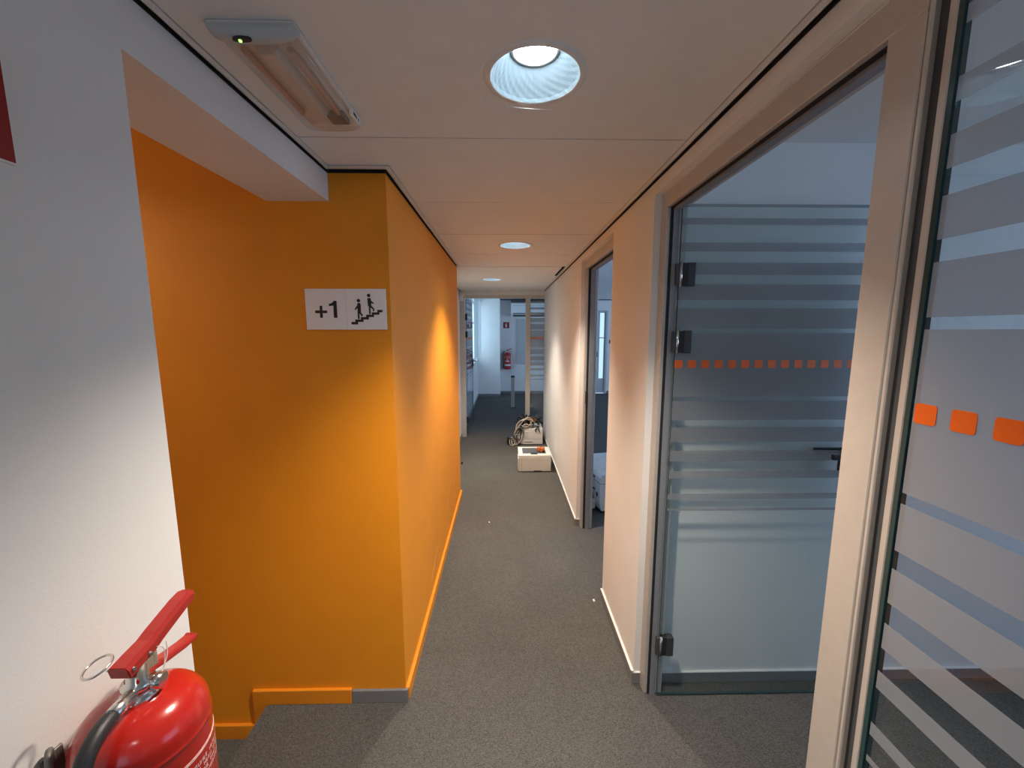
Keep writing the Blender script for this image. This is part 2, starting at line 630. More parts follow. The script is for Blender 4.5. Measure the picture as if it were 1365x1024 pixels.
PW = 0.655
G = 0.0022
yk = 1.402 - 7 * PW
while yk < YP - 0.02:
    y0, y1 = yk + G, min(yk + PW - G, YP - 0.02)
    hole = None
    for lx, ly in LAMPS:
        if y0 < ly < y1:
            hole = (lx, ly, 0.112)
    bm = B()
    if y0 < 1.5 < y1:
        plank(bm, -0.672, 0.604, y0, 1.622)
        plank(bm, -0.440, 0.604, 1.622, y1)
    elif y1 < 1.45:
        plank(bm, -0.672, 0.604, y0, y1, hole)
    elif y0 < 3.9:
        plank(bm, -0.440, 0.604, y0, y1, hole)
    elif y0 < 4.2:
        plank(bm, -0.690, 0.568, y0, y1, None, ZC - 0.003, 0.014, 0.012)
    else:
        plank(bm, -0.690, 0.604, y0, y1, hole)
    obj('ceiling_panel', bm, CEIL, ceiling)
    yk += PW
# L-shaped wall angles (trim), leaving a black shadow gap to each wall
for args in ((XL + 0.0115, -0.674, -3.6, 1.655), (XO + 0.012, -0.442, 1.655, YE), (0.606, XR - 0.013, -3.6, YP - 0.02)):
    bm = B()
    x0, x1, y0, y1 = args
    box(bm, x0, x1, y0, y1, ZC - 0.003, ZC + 0.001)
    wx = (x0, x0 + 0.003) if x0 < 0 else (x1 - 0.003, x1)
    box(bm, wx[0], wx[1], y0, y1, ZC - 0.003, ZC + 0.03)
    obj('edge_trim', bm, TRIMW, ceiling)
bm = B()
box(bm, XL + 0.0115, -0.442, 1.628, 1.655, ZC - 0.0032, ZC + 0.001)
box(bm, XL + 0.0115, -0.442, 1.652, 1.655, ZC - 0.0032, ZC + 0.03)
obj('edge_trim', bm, TRIMW, ceiling)
bm = B()    # black sheets put the void's shade above the planks into colour
box(bm, XL + 0.001, XR - 0.001, -3.6, YP - 0.02, 2.50, 2.505)
box(bm, XL + 0.0005, XL + 0.0025, -3.6, Y0, ZC - 0.004, 2.5)
box(bm, XR - 0.0025, XR - 0.0005, -3.6, YP, ZC - 0.004, 2.5)
box(bm, XO + 0.0005, XO + 0.0025, Y0, YE, ZC - 0.004, 2.5)
box(bm, -0.70, XO, Y0 - 0.0025, Y0 - 0.0005, ZC - 0.004, 2.5)
obj('ceiling_void_shade', bm, VOID, ceiling)
bm = B()    # dark strip paints the shadow gap where far office ceiling meets back wall
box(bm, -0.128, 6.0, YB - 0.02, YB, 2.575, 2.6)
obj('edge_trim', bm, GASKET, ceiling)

# ------------------------------------------------------------------ glass front at the right: door 1
ST_Z = 1.614
BANDS = [(1.478, 1.752), (1.374, 1.459), (1.275, 1.340), (1.187, 1.236), (1.107, 1.142), (1.010, 1.036), (0.955, 0.967)]
BANDS = BANDS + [(2 * 1.615 - b, 2 * 1.615 - a) for a, b in BANDS[1:]]


def rsq(cx, cz, s, r=0.005, n=3):
    pts = []
    h = s / 2 - r
    for k, (sx, sz) in enumerate(((1, 1), (-1, 1), (-1, -1), (1, -1))):
        for i in range(n + 1):
            a = math.pi / 2 * (k + i / n)
            pts.append((cx + sx * h + r * math.cos(a), cz + sz * h + r * math.sin(a)))
    return pts


def frame_section(bm, x0, x1, y0, y1, z0, z1, r=0.002):
    rbox(bm, x0, x1, y0, y1, z0, z1, r, 1)


d1 = struct_root('door_1', (0.70, 1.72, 0), 'open frameless glass door with orange squares on the right')
bm = B()
frame_section(bm, XF, 0.757, 1.708, 1.767, 0, 2.3205)                 # far jamb
obj('door_jamb', bm, FRAME, d1)
bm = B()
frame_section(bm, XF, 0.757, 0.690, 1.708, 2.256, 2.3205)
obj('door_header', bm, FRAME, d1)
bm = B()
frame_section(bm, XF, 0.730, 0.690, 0.757, 0, 2.256)
obj('door_post', bm, FRAME, d1)
bm = B()
box(bm, 0.686, 0.696, 1.704, 1.710, 0, 2.256)
box(bm, 0.686, 0.696, 0.757, 1.708, 2.251, 2.258)
obj('rubber_seal', bm, RUBBER, d1)
bm = B()
box(bm, 0.697, 0.722, 1.700, 1.709, 0.0, 2.246)
box(bm, 0.697, 0.722, 0.757, 1.708, 2.242, 2.257)
obj('door_stop', bm, mat('door_stop_grey', (0.26, 0.27, 0.29), 0.5, 0.2), d1)
bm = B()
box(bm, XF - 0.0005, XF + 0.003, 0.762 - 0.0, 1.764, 2.3165, 2.3203)
obj('frame_edge', bm, TRIMW, d1)
# glass leaf, swung open 90 degrees into the meeting room
YD = 1.690
bm = B()
box(bm, 0.728, 1.600, YD, YD + 0.010, 0.010, 2.258)
for f in bm.faces:
    n = f.normal if f.normal.length else None
bm.normal_update()
for f in bm.faces:
    f.material_index = 0 if abs(f.normal.y) > 0.5 else 1
leaf = obj('glass_leaf', bm, [GLASS, GLASSEDGE], d1)
for a, b in BANDS:
    bm = B()
    box(bm, 0.7285, 1.5995, YD - 0.0006, YD - 0.0001, a - 0.012, b - 0.012)
    obj('frosted_band', bm, FROST, leaf)
for i in range(15):
    bm = B()
    prism(bm, rsq(0.745 + 0.0578 * i, ST_Z - 0.006, 0.034), 'y', YD - 0.0016, YD - 0.0007)
    obj('orange_square', bm, STICK, leaf)
for z0 in (1.934, 1.655, 0.222):
    bm = B()
    rbox(bm, 0.760, 0.792, YD - 0.011, YD + 0.021, z0, z0 + 0.096, 0.002, 1)
    hg = obj('hinge', bm, STEEL, d1)
    bm = B()
    box(bm, 0.738, 0.762, YD - 0.008, YD + 0.018, z0 + 0.002, z0 + 0.094)
    obj('hinge_recess', bm, RUBBER, hg)
    bm = B()
    lathe(bm, [(0, z0 - 0.001), (0.006, z0 - 0.001), (0.006, z0 + 0.097), (0, z0 + 0.097)], 12, Matrix.Translation((0.733, YD - 0.004, 0)))
    obj('hinge_pin', bm, CHROME, hg)
    bm = B()
    box(bm, 0.712, 0.728, YD - 0.006, YD + 0.016, z0 + 0.004, z0 + 0.092)
    obj('hinge_plate', bm, GASKET, hg)
for s, nm in ((-1, 'door_handle'), (1, 'door_handle')):
    bm = B()
    yy = YD - 0.002 if s < 0 else YD + 0.012
    rbox(bm, 1.505, 1.575, min(yy, yy + s * 0.012), max(yy, yy + s * 0.012), 1.12, 1.23, 0.003, 1)
    tube(bm, [(1.54, yy, 1.205), (1.54, yy + s * 0.045, 1.205)], 0.008, 10, sub=1)
    rbox(bm, 1.420, 1.552, yy + s * 0.045 - 0.008, yy + s * 0.045 + 0.008, 1.194, 1.217, 0.003, 2)
    obj(nm, bm, BLACKM, d1)

# fixed glass pane beside the door (nearest the camera)
w1 = struct_root('window_1', (0.70, -0.8, 0), 'fixed glass pane with frosted bands and orange squares nearest the camera')
bm = B()
frame_section(bm, XF, 0.688, 0.6795, 0.6885, 0, 2.32)
obj('frame_strip', bm, FRAME, w1)
bm = B()
box(bm, 0.681, 0.687, 0.6565, 0.6795, 0, 2.32)
obj('shadow_groove', bm, GASKET, w1)
bm = B()
frame_section(bm, XF, 0.688, 0.643, 0.657, 0, 2.32)
obj('glazing_bead', bm, FRAME, w1)
bm = B()
box(bm, XF + 0.001, 0.685, 0.635, 0.643, 0.05, 2.26)
obj('glazing_gasket', bm, GLASSEDGE, w1)
bm = B()
frame_section(bm, XF, 0.688, -2.5, 0.643, 2.2565, 2.3205)
frame_section(bm, XF, 0.688, -2.5, 0.643, 0.0, 0.05)
frame_section(bm, XF, 0.698, -2.56, -2.5, 0.0, 2.3205)
obj('window_frame', bm, FRAME, w1)
bm = B()
box(bm, 0.674, 0.684, -2.5, 0.634, 0.05, 2.2565)
bm.normal_update()
for f in bm.faces:
    f.material_index = 0 if abs(f.normal.x) > 0.5 else 1
pane = obj('glass_pane', bm, [GLASS, GLASSEDGE], w1)
for a, b in BANDS:
    bm = B()
    box(bm, 0.6734, 0.6739, -2.5, 0.632, a, b)
    obj('frosted_band', bm, FROST, pane)
for i in range(9):
    bm = B()
    prism(bm, rsq(0.6125 - 0.0535 * i, 1.617, 0.033), 'x', 0.6722, 0.6732)
    obj('orange_square', bm, STICK, pane)
bm = B()
box(bm, XR, 0.76, -3.6, -2.56, 0, 2.33)
struct('wall_near_right', bm, WHITE, 'white wall right of the glass front behind the camera')

# ------------------------------------------------------------------ door 2 (empty frame to the open office)
d2 = struct_root('door_2', (0.70, 2.9, 0), 'open doorway halfway along the right wall')
bm = B()
frame_section(bm, XF, 0.772, 3.340, 3.394, 0, 2.3205)
jamb2 = obj('door_jamb', bm, FRAME, d2)
bm = B()
frame_section(bm, XF, 0.772, 2.417, 2.470, 0, 2.3205)
obj('door_jamb', bm, FRAME, d2)
bm = B()
frame_section(bm, XF, 0.772, 2.470, 3.340, 2.256, 2.3205)
obj('door_header', bm, FRAME, d2)
bm = B()
box(bm, 0.690, 0.708, 3.334, 3.342, 0, 2.256)
box(bm, 0.690, 0.708, 2.47, 3.342, 2.25, 2.258)
obj('rubber_seal', bm, RUBBER, d2)
bm = B()
box(bm, 0.708, 0.745, 3.322, 3.341, 0, 2.256)
box(bm, 0.708, 0.745, 2.47, 3.341, 2.237, 2.257)
obj('door_stop', bm, MATS['door_stop_grey'], d2)
bm = B()
rbox(bm, 0.684, 0.706, 3.328, 3.334, 1.13, 1.24, 0.002, 1)
sp = obj('strike_plate', bm, BLACKM, jamb2)

# ------------------------------------------------------------------ glass partition at the end of the corridor
d3 = struct_root('door_3', (0, YP + 0.03, 0), 'open glass door in the partition at the corridor end')
bm = B()
box(bm, -0.72, XR, YP - 0.004, YP + 0.05, 2.312, 2.6)
obj('head_panel', bm, TRIMW, d3)
bm = B()
frame_section(bm, -0.645, XR, YP - 0.006, YP + 0.06, 2.262, 2.312)
obj('door_header', bm, FRAME, d3)
bm = B()
frame_section(bm, -0.722, -0.640, YP - 0.012, YP + 0.07, 0, 2.312)
obj('door_jamb', bm, FRAME, d3)
bm = B()
frame_section(bm, 0.335, 0.410, YP - 0.006, YP + 0.06, 0, 2.262)
obj('door_post', bm, FRAME, d3)
HX, HY = -0.622, YP + 0.075
M3 = Matrix.Translation((HX, HY, 0)) @ Matrix.Rotation(R(88.0), 4, 'Z')
bm = B()
box(bm, 0.0, 0.86, 0.0, 0.010, 0.01, 2.255, 0, M3)
bm.normal_update()
for f in bm.faces:
    f.material_index = 0 if f.calc_area() > 0.5 else 1
leaf3 = obj('glass_leaf', bm, [GLASS, GLASSEDGE], d3)
for a, b in BANDS:
    bm = B()
    box(bm, 0.001, 0.859, -0.0006, -0.0001, a, b, 0, M3)
    obj('frosted_band', bm, FROST, leaf3)
for i in range(14):
    bm = B()
    prism(bm, rsq(0.04 + 0.058 * i, 1.62, 0.034), 'y', -0.0016, -0.0007, 0, M3)
    obj('orange_square', bm, STICK, leaf3)
for z0 in (1.92, 1.64, 0.22):
    bm = B()
    rbox(bm, -0.012, 0.05, -0.012, 0.022, z0, z0 + 0.1, 0.002, 1, 0, M3)
    obj('hinge', bm, RUBBER, d3)
for s in (-1, 1):
    bm = B()
    yy = -0.001 if s < 0 else 0.011
    rbox(bm, 0.79, 0.85, min(yy, yy + s * 0.012), max(yy, yy + s * 0.012), 1.10, 1.23, 0.003, 1, 0, M3)
    tube(bm, [M3 @ Vector(p) for p in ((0.82, yy, 1.20), (0.82, yy + s * 0.05, 1.20), (0.815, yy + s * 0.055, 1.20), (0.70, yy + s * 0.055, 1.20))], 0.009, 8, sub=1)
    obj('door_handle', bm, BLACKM, d3)
w3 = struct_root('window_2', (0.52, YP + 0.03, 0), 'narrow fixed glass pane right of the far glass door')
bm = B()
frame_section(bm, 0.41, XR, YP + 0.0, YP + 0.05, 0, 0.03)
obj('window_frame', bm, FRAME, w3)
bm = B()
box(bm, 0.411, XR - 0.001, YP + 0.02, YP + 0.03, 0.03, 2.262)
pane3 = obj('glass_pane', bm, GLASS, w3)
for a, b in BANDS:
    bm = B()
    box(bm, 0.411, XR - 0.001, YP + 0.0193, YP + 0.0199, a, b)
    obj('frosted_band', bm, FROST, pane3)
for i in range(4):
    bm = B()
    prism(bm, rsq(0.437 + 0.0535 * i, 1.632, 0.034), 'y', YP + 0.0182, YP + 0.0192)
    obj('orange_square', bm, STICK, pane3)

# far left window behind the vertical blinds
w4 = struct_root('window_3', (-0.83, 9.72, 1.0), 'window behind vertical blinds at the far left')
bm = B()
for s in ((-0.86, -0.80, 8.95, 10.50, 1.0, 1.06), (-0.86, -0.80, 8.95, 10.50, 2.42, 2.48), (-0.86, -0.80, 8.95, 9.01, 1.06, 2.42),
          (-0.86, -0.80, 10.44, 10.50, 1.06, 2.42), (-0.86, -0.80, 9.70, 9.75, 1.06, 2.42), (-0.86, -0.80, 9.0, 10.45, 1.93, 1.97)):
    box(bm, *s)
obj('window_frame', bm, TRIMW, w4)
bm = B()
box(bm, -0.835, -0.829, 9.0, 10.45, 1.05, 2.43)
obj('glass_pane', bm, GLASS, w4)

# door at the back of the open office
d4 = struct_root('door_4', (2.4, YB, 0), 'pale grey door with tall glazed slot at the back of the open office')
bm = B()
for s in ((1.95, 2.0, YB - 0.02, YB + 0.1, 0, 2.30), (2.79, 2.84, YB - 0.02, YB + 0.1, 0, 2.30), (2.0, 2.79, YB - 0.02, YB + 0.1, 2.26, 2.30)):
    frame_section(bm, *s)
obj('door_frame', bm, DOORG, d4)
bm = B()
for s in ((2.0, 2.63, YB + 0.02, YB + 0.06, 0.01, 2.26), (2.755, 2.79, YB + 0.02, YB + 0.06, 0.01, 2.26),
          (2.63, 2.755, YB + 0.02, YB + 0.06, 0.01, 0.42), (2.63, 2.755, YB + 0.02, YB + 0.06, 2.24, 2.26)):
    box(bm, *s)
lf4 = obj('door_leaf', bm, DOORG, d4)
bm = B()
box(bm, 2.63, 2.755, YB + 0.035, YB + 0.043, 0.42, 2.24)
obj('glass_slot', bm, GLASS, lf4)
bm = B()
box(bm, 2.63, 2.755, YB + 0.03, YB + 0.048, 1.545, 1.565)
obj('glazing_bar', bm, GASKET, lf4)
bm = B()
rbox(bm, 2.545, 2.585, YB + 0.008, YB + 0.021, 1.03, 1.16, 0.003, 1)
tube(bm, [(2.565, YB + 0.02, 1.12), (2.565, YB - 0.04, 1.12), (2.46, YB - 0.042, 1.12)], 0.01, 8, sub=1)
obj('door_handle', bm, STEEL, lf4)

# ------------------------------------------------------------------ downlights
def downlight(lx, ly, label):
    t = thing('downlight', (lx, ly, ZC), label, 'downlight', 'round downlights in the corridor ceiling')
    T = Matrix.Translation((lx, ly, 0))
    bm = B()
    lathe(bm, [(0.110, ZC + 0.004), (0.110, ZC - 0.0035), (0.112, ZC - 0.0042), (0.126, ZC - 0.0032), (0.1275, ZC - 0.0005), (0.128, ZC + 0.0005)], 56, T)
    obj('trim_ring', bm, RINGW, t)
    bm = B()
    prof = []
    for k in range(9):
        u = k / 8
        prof.append((0.1095 + (0.060 - 0.1095) * u ** 1.25, ZC - 0.003 + 0.062 * u))
    lathe(bm, prof, 44, T, smooth=False)
    bm.verts.ensure_lookup_table()
    for i, v in enumerate(bm.verts):
        ring, seg = divmod(i, 44)
        if 0 < ring < 8 and (ring + seg) % 2:
            d = Vector((v.co.x - lx, v.co.y - ly, 0)) * 0.006
            v.co += d
    obj('reflector', bm, REFL, t)
    bm = B()
    lathe(bm, [(0.0, ZC + 0.0565), (0.03, ZC + 0.0562), (0.0515, ZC + 0.0585), (0.0520, ZC + 0.066), (0.0, ZC + 0.070)], 40, T)
    obj('light_disc', bm, LAMP, t)
    bm = B()
    lathe(bm, [(0.0522, ZC + 0.060), (0.054, ZC + 0.0565), (0.0600, ZC + 0.0560), (0.0615, ZC + 0.062), (0.0522, ZC + 0.064)], 40, T)
    obj('lamp_holder', bm, EMGREY, t)
    bm = B()
    lathe(bm, [(0.112, ZC + 0.001), (0.112, ZC + 0.1), (0.0, ZC + 0.1)], 32, T)
    obj('housing', bm, VOID, t)
    sd = bpy.data.lights.new('spot_beam', 'SPOT')
    sd.energy = SPOT_W
    sd.color = SPOT_COL
    sd.spot_size = R(104)
    sd.spot_blend = 0.75
    sd.shadow_soft_size = 0.05
    so = bpy.data.objects.new('lamp_beam', sd)
    COL.objects.link(so)
    so.parent = t
    so.location = (0, 0, 0.050)
    return t


downlight(*LAMPS[0], 'large round downlight nearest the camera, with cobweb thread below')
downlight(*LAMPS[1], 'middle round downlight of the corridor row')
downlight(*LAMPS[2], 'farthest round downlight, just before the glass partition')
downlight(*LAMPS[3], 'round downlight behind the camera')
bm = B()
tube(bm, [(-0.055, 1.170, ZC - 0.006), (0.02, 1.195, ZC - 0.010), (0.075, 1.2, ZC - 0.012), (0.135, 1.212, ZC - 0.009)], 0.0007, 5)
tag(obj('cobweb_thread', bm, COBWEB), 'thin pale cobweb thread hanging under the nearest downlight', 'cobweb')

# ------------------------------------------------------------------ emergency luminaire
EX0, EX1, EY0, EY1 = -0.606, -0.428, 0.905, 1.312
ez = ZC
em = thing('emergency_light', ((EX0 + EX1) / 2, (EY0 + EY1) / 2, ez), 'oblong emergency light with clear cover and green indicator on the ceiling', 'emergency light')
cxm = (EX0 + EX1) / 2
wx = (EX1 - EX0) / 2
bm = B()
rbox(bm, EX0, EX1, EY0, EY1 - 0.01, ez - 0.010, ez + 0.0, 0.004, 2)
obj('base_tray', bm, EMWHITE, em)


def lens_section(w, h, n=12):
    pts = []
    for i in range(n + 1):
        a = math.pi * i / n
        pts.append((-w * math.cos(a), -h * abs(math.sin(a)) ** 0.55))
    return pts


bm = B()      # clear cover, rounded at the far end
rows = []
for (yy, k) in ((EY0 + 0.022, 1.0), (EY1 - 0.05, 1.0), (EY1 - 0.025, 0.97), (EY1 - 0.008, 0.86), (EY1 - 0.001, 0.70)):
    rows.append([bm.verts.new((cxm + u * (0.94 + 0.06 * k - 0.06), yy, ez - 0.008 + v * k)) for u, v in lens_section(wx - 0.003, 0.024)])
for a, b in zip(rows, rows[1:]):
    for i in range(len(a) - 1):
        f = bm.faces.new((a[i], a[i + 1], b[i + 1], b[i]))
        f.smooth = True
bm.faces.new(rows[-1])
obj('clear_cover', bm, EMPLAST, em)
bm = B()      # opaque curved end cap with the indicator, nearest the camera
rows = []
for (yy, k) in ((EY0 - 0.001, 0.30), (EY0 + 0.003, 0.70), (EY0 + 0.010, 0.95), (EY0 + 0.018, 1.02), (EY0 + 0.024, 1.02)):
    rows.append([bm.verts.new((cxm + u, yy, ez - 0.007 + v * k)) for u, v in lens_section(wx + 0.001, 0.0255)])
for a, b in zip(rows, rows[1:]):
    for i in range(len(a) - 1):
        f = bm.faces.new((a[i], a[i + 1], b[i + 1], b[i]))
        f.smooth = True
bm.faces.new(rows[0])
bm.faces.new(rows[-1][::-1])
cap = obj('end_cap', bm, EMGREY, em)
bm = B()
prism(bm, [(cxm - 0.022 + 0.022 * math.cos(a) * 0.9, EY0 + 0.010 + 0.006 * math.sin(a)) for a in [2 * math.pi * i / 16 for i in range(16)]], 'z', ez - 0.0338, ez - 0.028)
obj('indicator_window', bm, DARK, cap)
bm = B()
lathe(bm, [(0, ez - 0.0364), (0.003, ez - 0.036), (0.0035, ez - 0.033), (0, ez - 0.032)], 10, Matrix.Translation((cxm - 0.026, EY0 + 0.010, 0)))
obj('indicator_led', bm, LED, cap)
bm = B()      # white ridge reflector inside
prism(bm, [(cxm - 0.028, ez - 0.009), (cxm - 0.015, ez - 0.0285), (cxm + 0.015, ez - 0.0285), (cxm + 0.028, ez - 0.009)], 'y', EY0 + 0.06, EY1 - 0.075)
obj('inner_reflector', bm, EMWHITE, em)
bm = B()
for sx in (-1, 1):
    tube(bm, [(cxm + sx * 0.050, EY0 + 0.06, ez - 0.0185), (cxm + sx * 0.050, EY1 - 0.09, ez - 0.0185)], 0.0072, 10, sub=1)
obj('fluorescent_tube', bm, mat('tube_orange_reflection', (0.72, 0.46, 0.34), 0.3), em)  # orange wall's reflection in the cover painted into the tubes' peach colour
bm = B()
rbox(bm, cxm + 0.015, cxm + 0.065, EY1 - 0.092, EY1 - 0.045, ez - 0.0285, ez - 0.009, 0.005, 2)
obj('lamp_socket', bm, BRACKET, em)
bm = B()
box(bm, EX1 - 0.006, EX1 + 0.0012, EY1 - 0.10, EY1 - 0.035, ez - 0.024, ez - 0.004)
lb = obj('label', bm, LABELW, em)
bm = B()
for (ya, yb) in ((0.072, 0.055), (0.052, 0.046), (0.036, 0.030)):
    box(bm, EX1 + 0.0012, EX1 + 0.0017, EY1 - ya - 0.015, EY1 - yb - 0.015, ez - 0.019, ez - 0.011)
obj('label_print', bm, INK, lb)

# ------------------------------------------------------------------ stair sign
sg = thing('stair_sign', (-0.656, Y0 - 0.004, 1.753), 'white two panel sign with plus one and stair climbing figures on orange wall', 'sign')
SX0, SX1, SZ0, SZ1 = -0.823, -0.4915, 1.7545, 1.9215
YS = Y0 - 0.007


def sm(x, y):
    return (SX0 + (x - 231) / (1161 - 231) * (SX1 - SX0), SZ1 - (y - 212) / (682 - 212) * (SZ1 - SZ0))


for a, b in ((SX0, -0.6568), (-0.6560, SX1)):
    bm = B()
    rbox(bm, a, b, YS, Y0 - 0.0005, SZ0, SZ1, 0.001, 1)
    obj('sign_panel', bm, SIGNW, sg)


def ink(name, polys):
    bm = B()
    for p in polys:
        prism(bm, [sm(*q) for q in p], 'y', YS - 0.0009, YS - 0.0001)
    obj(name, bm, INK, sg)


def rect(x0, y0, x1, y1):
    return [(x0, y0), (x1, y0), (x1, y1), (x0, y1)]


def disc(x, y, r):
    return [(x + r * math.cos(2 * math.pi * i / 20), y + r * math.sin(2 * math.pi * i / 20)) for i in range(20)]


ink('plus_symbol', [rect(340, 461, 477, 491), rect(394, 407, 424, 461), rect(394, 491, 424, 545)])
ink('digit_one', [[(560, 350), (592, 350), (592, 545), (553, 545), (553, 404), (503, 410), (503, 386), (538, 376)]])
ink('walking_figure', [disc(845, 347, 20), [(832, 376), (862, 376), (868, 392), (868, 470), (830, 470), (828, 392)],
                       [(830, 398), (834, 424), (808, 456), (795, 446)], rect(829, 470, 848, 558), [(848, 470), (868, 470), (866, 482), (890, 517), (876, 529), (848, 492)]])
ink('walking_figure', [disc(965, 288, 20), [(952, 318), (984, 318), (988, 330), (992, 408), (952, 408), (948, 330)],
                       [(988, 345), (1021, 374), (1014, 386), (989, 374)], rect(961, 408, 979, 504), [(979, 408), (992, 408), (1022, 436), (1022, 470), (1006, 470), (1006, 446), (979, 424)]])
ink('stair_symbol', [rect(752, 592, 828, 622), rect(797, 564, 893, 592), rect(863, 536, 955, 564), rect(925, 509, 1015, 536), rect(993, 481, 1080, 509), rect(1057, 453, 1117, 481)])

# ------------------------------------------------------------------ fire extinguishers
def extinguisher():
    """wall at local +y, front -y; origin at the base of the cylinder"""
    t = thing('fire_extinguisher', (0, 0, 0), '', 'fire extinguisher')
    bm = B()
    prof = [(0.0, 0.006), (0.062, 0.0), (0.083, 0.0), (0.087, 0.010), (0.088, 0.02), (0.088, 0.024), (0.088, 0.21), (0.088, 0.398), (0.088, 0.4035), (0.0888, 0.4050), (0.0892, 0.4070), (0.0888, 0.4090), (0.0880, 0.4105), (0.0880, 0.415)]
    for k in range(1, 11):
        a = math.pi / 2 * k / 10
        prof.append((0.026 + 0.062 * math.cos(a) ** 0.85 if k < 10 else 0.026, 0.420 + 0.056 * math.sin(a) ** 1.1))
    prof += [(0.026, 0.478), (0.0, 0.478)]
    lathe(bm, prof, 56)
    cyl = obj('cylinder', bm, RED, t)

    def band(name, m, a0, a1, z0, z1, r=0.0886, par=cyl, n=20):
        bm = B()
        o, i2 = [], []
        for zz in (z0, z1):
            for k in range(n + 1):
                a = R(a0 + (a1 - a0) * k / n)
                o.append(bm.verts.new((r * math.cos(a), r * math.sin(a), zz)))
                i2.append(bm.verts.new(((r - 0.0008) * math.cos(a), (r - 0.0008) * math.sin(a), zz)))
        for k in range(n):
            bm.faces.new((o[k], o[k + 1], o[n + 2 + k], o[n + 1 + k]))
            bm.faces.new((i2[k + 1], i2[k], i2[n + 1 + k], i2[n + 2 + k]))
            bm.faces.new((o[k + 1], o[k], i2[k], i2[k + 1]))
            bm.faces.new((o[n + 1 + k], o[n + 2 + k], i2[n + 2 + k], i2[n + 1 + k]))
        return obj(name, bm, m, par)
    # printed label: pale outline, lines of small print, white pictogram panels
    for (z0, z1) in ((0.371, 0.3722), (0.3672, 0.3696), (0.075, 0.077)):
        band('label_outline', LABELP, -175, -5, z0, z1)
    for zz in (0.352, 0.342, 0.332, 0.322):
        bm = B()
        for ch in range(46):
            a = R(-168 + ch * 3.5)
            if random.random() < 0.12:
                continue
            r = 0.0887
            w = R(1.1)
            hgt = 0.0034
            for da in (-w, w * random.choice((0.0, 1.0, 0.4))):
                pts = [(r * math.cos(a + da + e * 0.006), r * math.sin(a + da + e * 0.006)) for e in (-1, 1)]
                v = [bm.verts.new((*pts[0], zz - hgt)), bm.verts.new((*pts[1], zz - hgt)), bm.verts.new((*pts[1], zz + hgt)), bm.verts.new((*pts[0], zz + hgt))]
                bm.faces.new(v)
            if random.random() < 0.6:
                z2 = zz + random.choice((-1, 0, 1)) * hgt * 0.85
                pts = [(r * math.cos(a + e * w), r * math.sin(a + e * w)) for e in (-1, 1)]
                v = [bm.verts.new((*pts[0], z2 - 0.0006)), bm.verts.new((*pts[1], z2 - 0.0006)), bm.verts.new((*pts[1], z2 + 0.0006)), bm.verts.new((*pts[0], z2 + 0.0006))]
                bm.faces.new(v)
        ls = obj('small_print', bm, LABELP, cyl, recalc=False)
        ls['kind'] = 'stuff'
    band('label_panel', LABELW, -24, -10, 0.20, 0.316)
    band('label_panel', LABELW, -128, -62, 0.215, 0.245)
    band('label_panel', LABELW, -100, -90, 0.25, 0.30)
    band('label_panel', LABELW, -150, -30, 0.10, 0.145)
    # valve
    bm = B()
    lathe(bm, [(0.0, 0.474), (0.024, 0.474), (0.026, 0.477), (0.026, 0.483), (0.020, 0.485), (0.020, 0.492), (0.022, 0.494), (0.022, 0.505), (0.015, 0.508), (0.014, 0.535), (0, 0.535)], 24)
    tube(bm, [(0.004, -0.012, 0.497), (0.008, -0.034, 0.496)], 0.012, 14, sub=1)
    tube(bm, [(-0.008, -0.004, 0.497), (-0.030, -0.009, 0.4975)], 0.0085, 12, sub=1)
    rbox(bm, -0.012, 0.030, -0.0105, 0.0105, 0.505, 0.535, 0.003, 1)
    obj('valve', bm, CHROME, t)

    def lever(name, pts, w0, w1, th):
        bm = B()
        n = len(pts)
        rows = []
        for i, (x, z) in enumerate(pts):
            w = w0 + (w1 - w0) * i / (n - 1)
            a = Vector(pts[max(i - 1, 0)])
            b = Vector(pts[min(i + 1, n - 1)])
            d = (b - a).normalized()
            nx, nz = -d.y * th / 2, d.x * th / 2
            cr = 0.25 * w
            sec = [(-w, -1), (w, -1), (w, 0.35), (w - cr, 1), (-w + cr, 1), (-w, 0.35)]
            rows.append([bm.verts.new((x + nx * s, yv, z + nz * s)) for yv, s in sec])
        for a, b in zip(rows, rows[1:]):
            for k in range(6):
                bm.faces.new((a[k], a[(k + 1) % 6], b[(k + 1) % 6], b[k]))
        bm.faces.new(rows[0][::-1])
        bm.faces.new(rows[-1])
        bmesh.ops.recalc_face_normals(bm, faces=list(bm.faces))
        bmesh.ops.bevel(bm, geom=[e for e in bm.edges if len(e.link_faces) == 2 and e.calc_face_angle(0) > 0.6], offset=0.0012, segments=2, affect='EDGES')
        return obj(name, bm, REDP, t)
    ul = lever('squeeze_lever', [(-0.028, 0.541), (-0.005, 0.546), (0.020, 0.550), (0.034, 0.556), (0.088, 0.574), (0.103, 0.577), (0.111, 0.574)], 0.0162, 0.0135, 0.022)
    lever('carry_handle', [(-0.012, 0.512), (0.020, 0.509), (0.045, 0.502), (0.085, 0.494), (0.105, 0.492), (0.111, 0.495)], 0.0120, 0.0105, 0.011)
    for xx in (-0.020, 0.010):
        bm = B()
        tube(bm, [(xx, -0.0185, 0.543), (xx, 0.0185, 0.543)], 0.003, 10, sub=1)
        obj('rivet', bm, BRACKET, ul)
    bm = B()
    tube(bm, [(-0.030 + 0.019 * math.cos(a), 0.028 + 0.015 * math.sin(a), 0.556 + 0.004 * math.cos(a)) for a in [2 * math.pi * i / 16 for i in range(16)]], 0.0018, 8, closed=True, sub=2)
    tube(bm, [(-0.030, 0.016, 0.548), (0.0, 0.012, 0.540)], 0.0016, 8, sub=1)
    obj('pull_ring', bm, CHROME, t)
    bm = B()
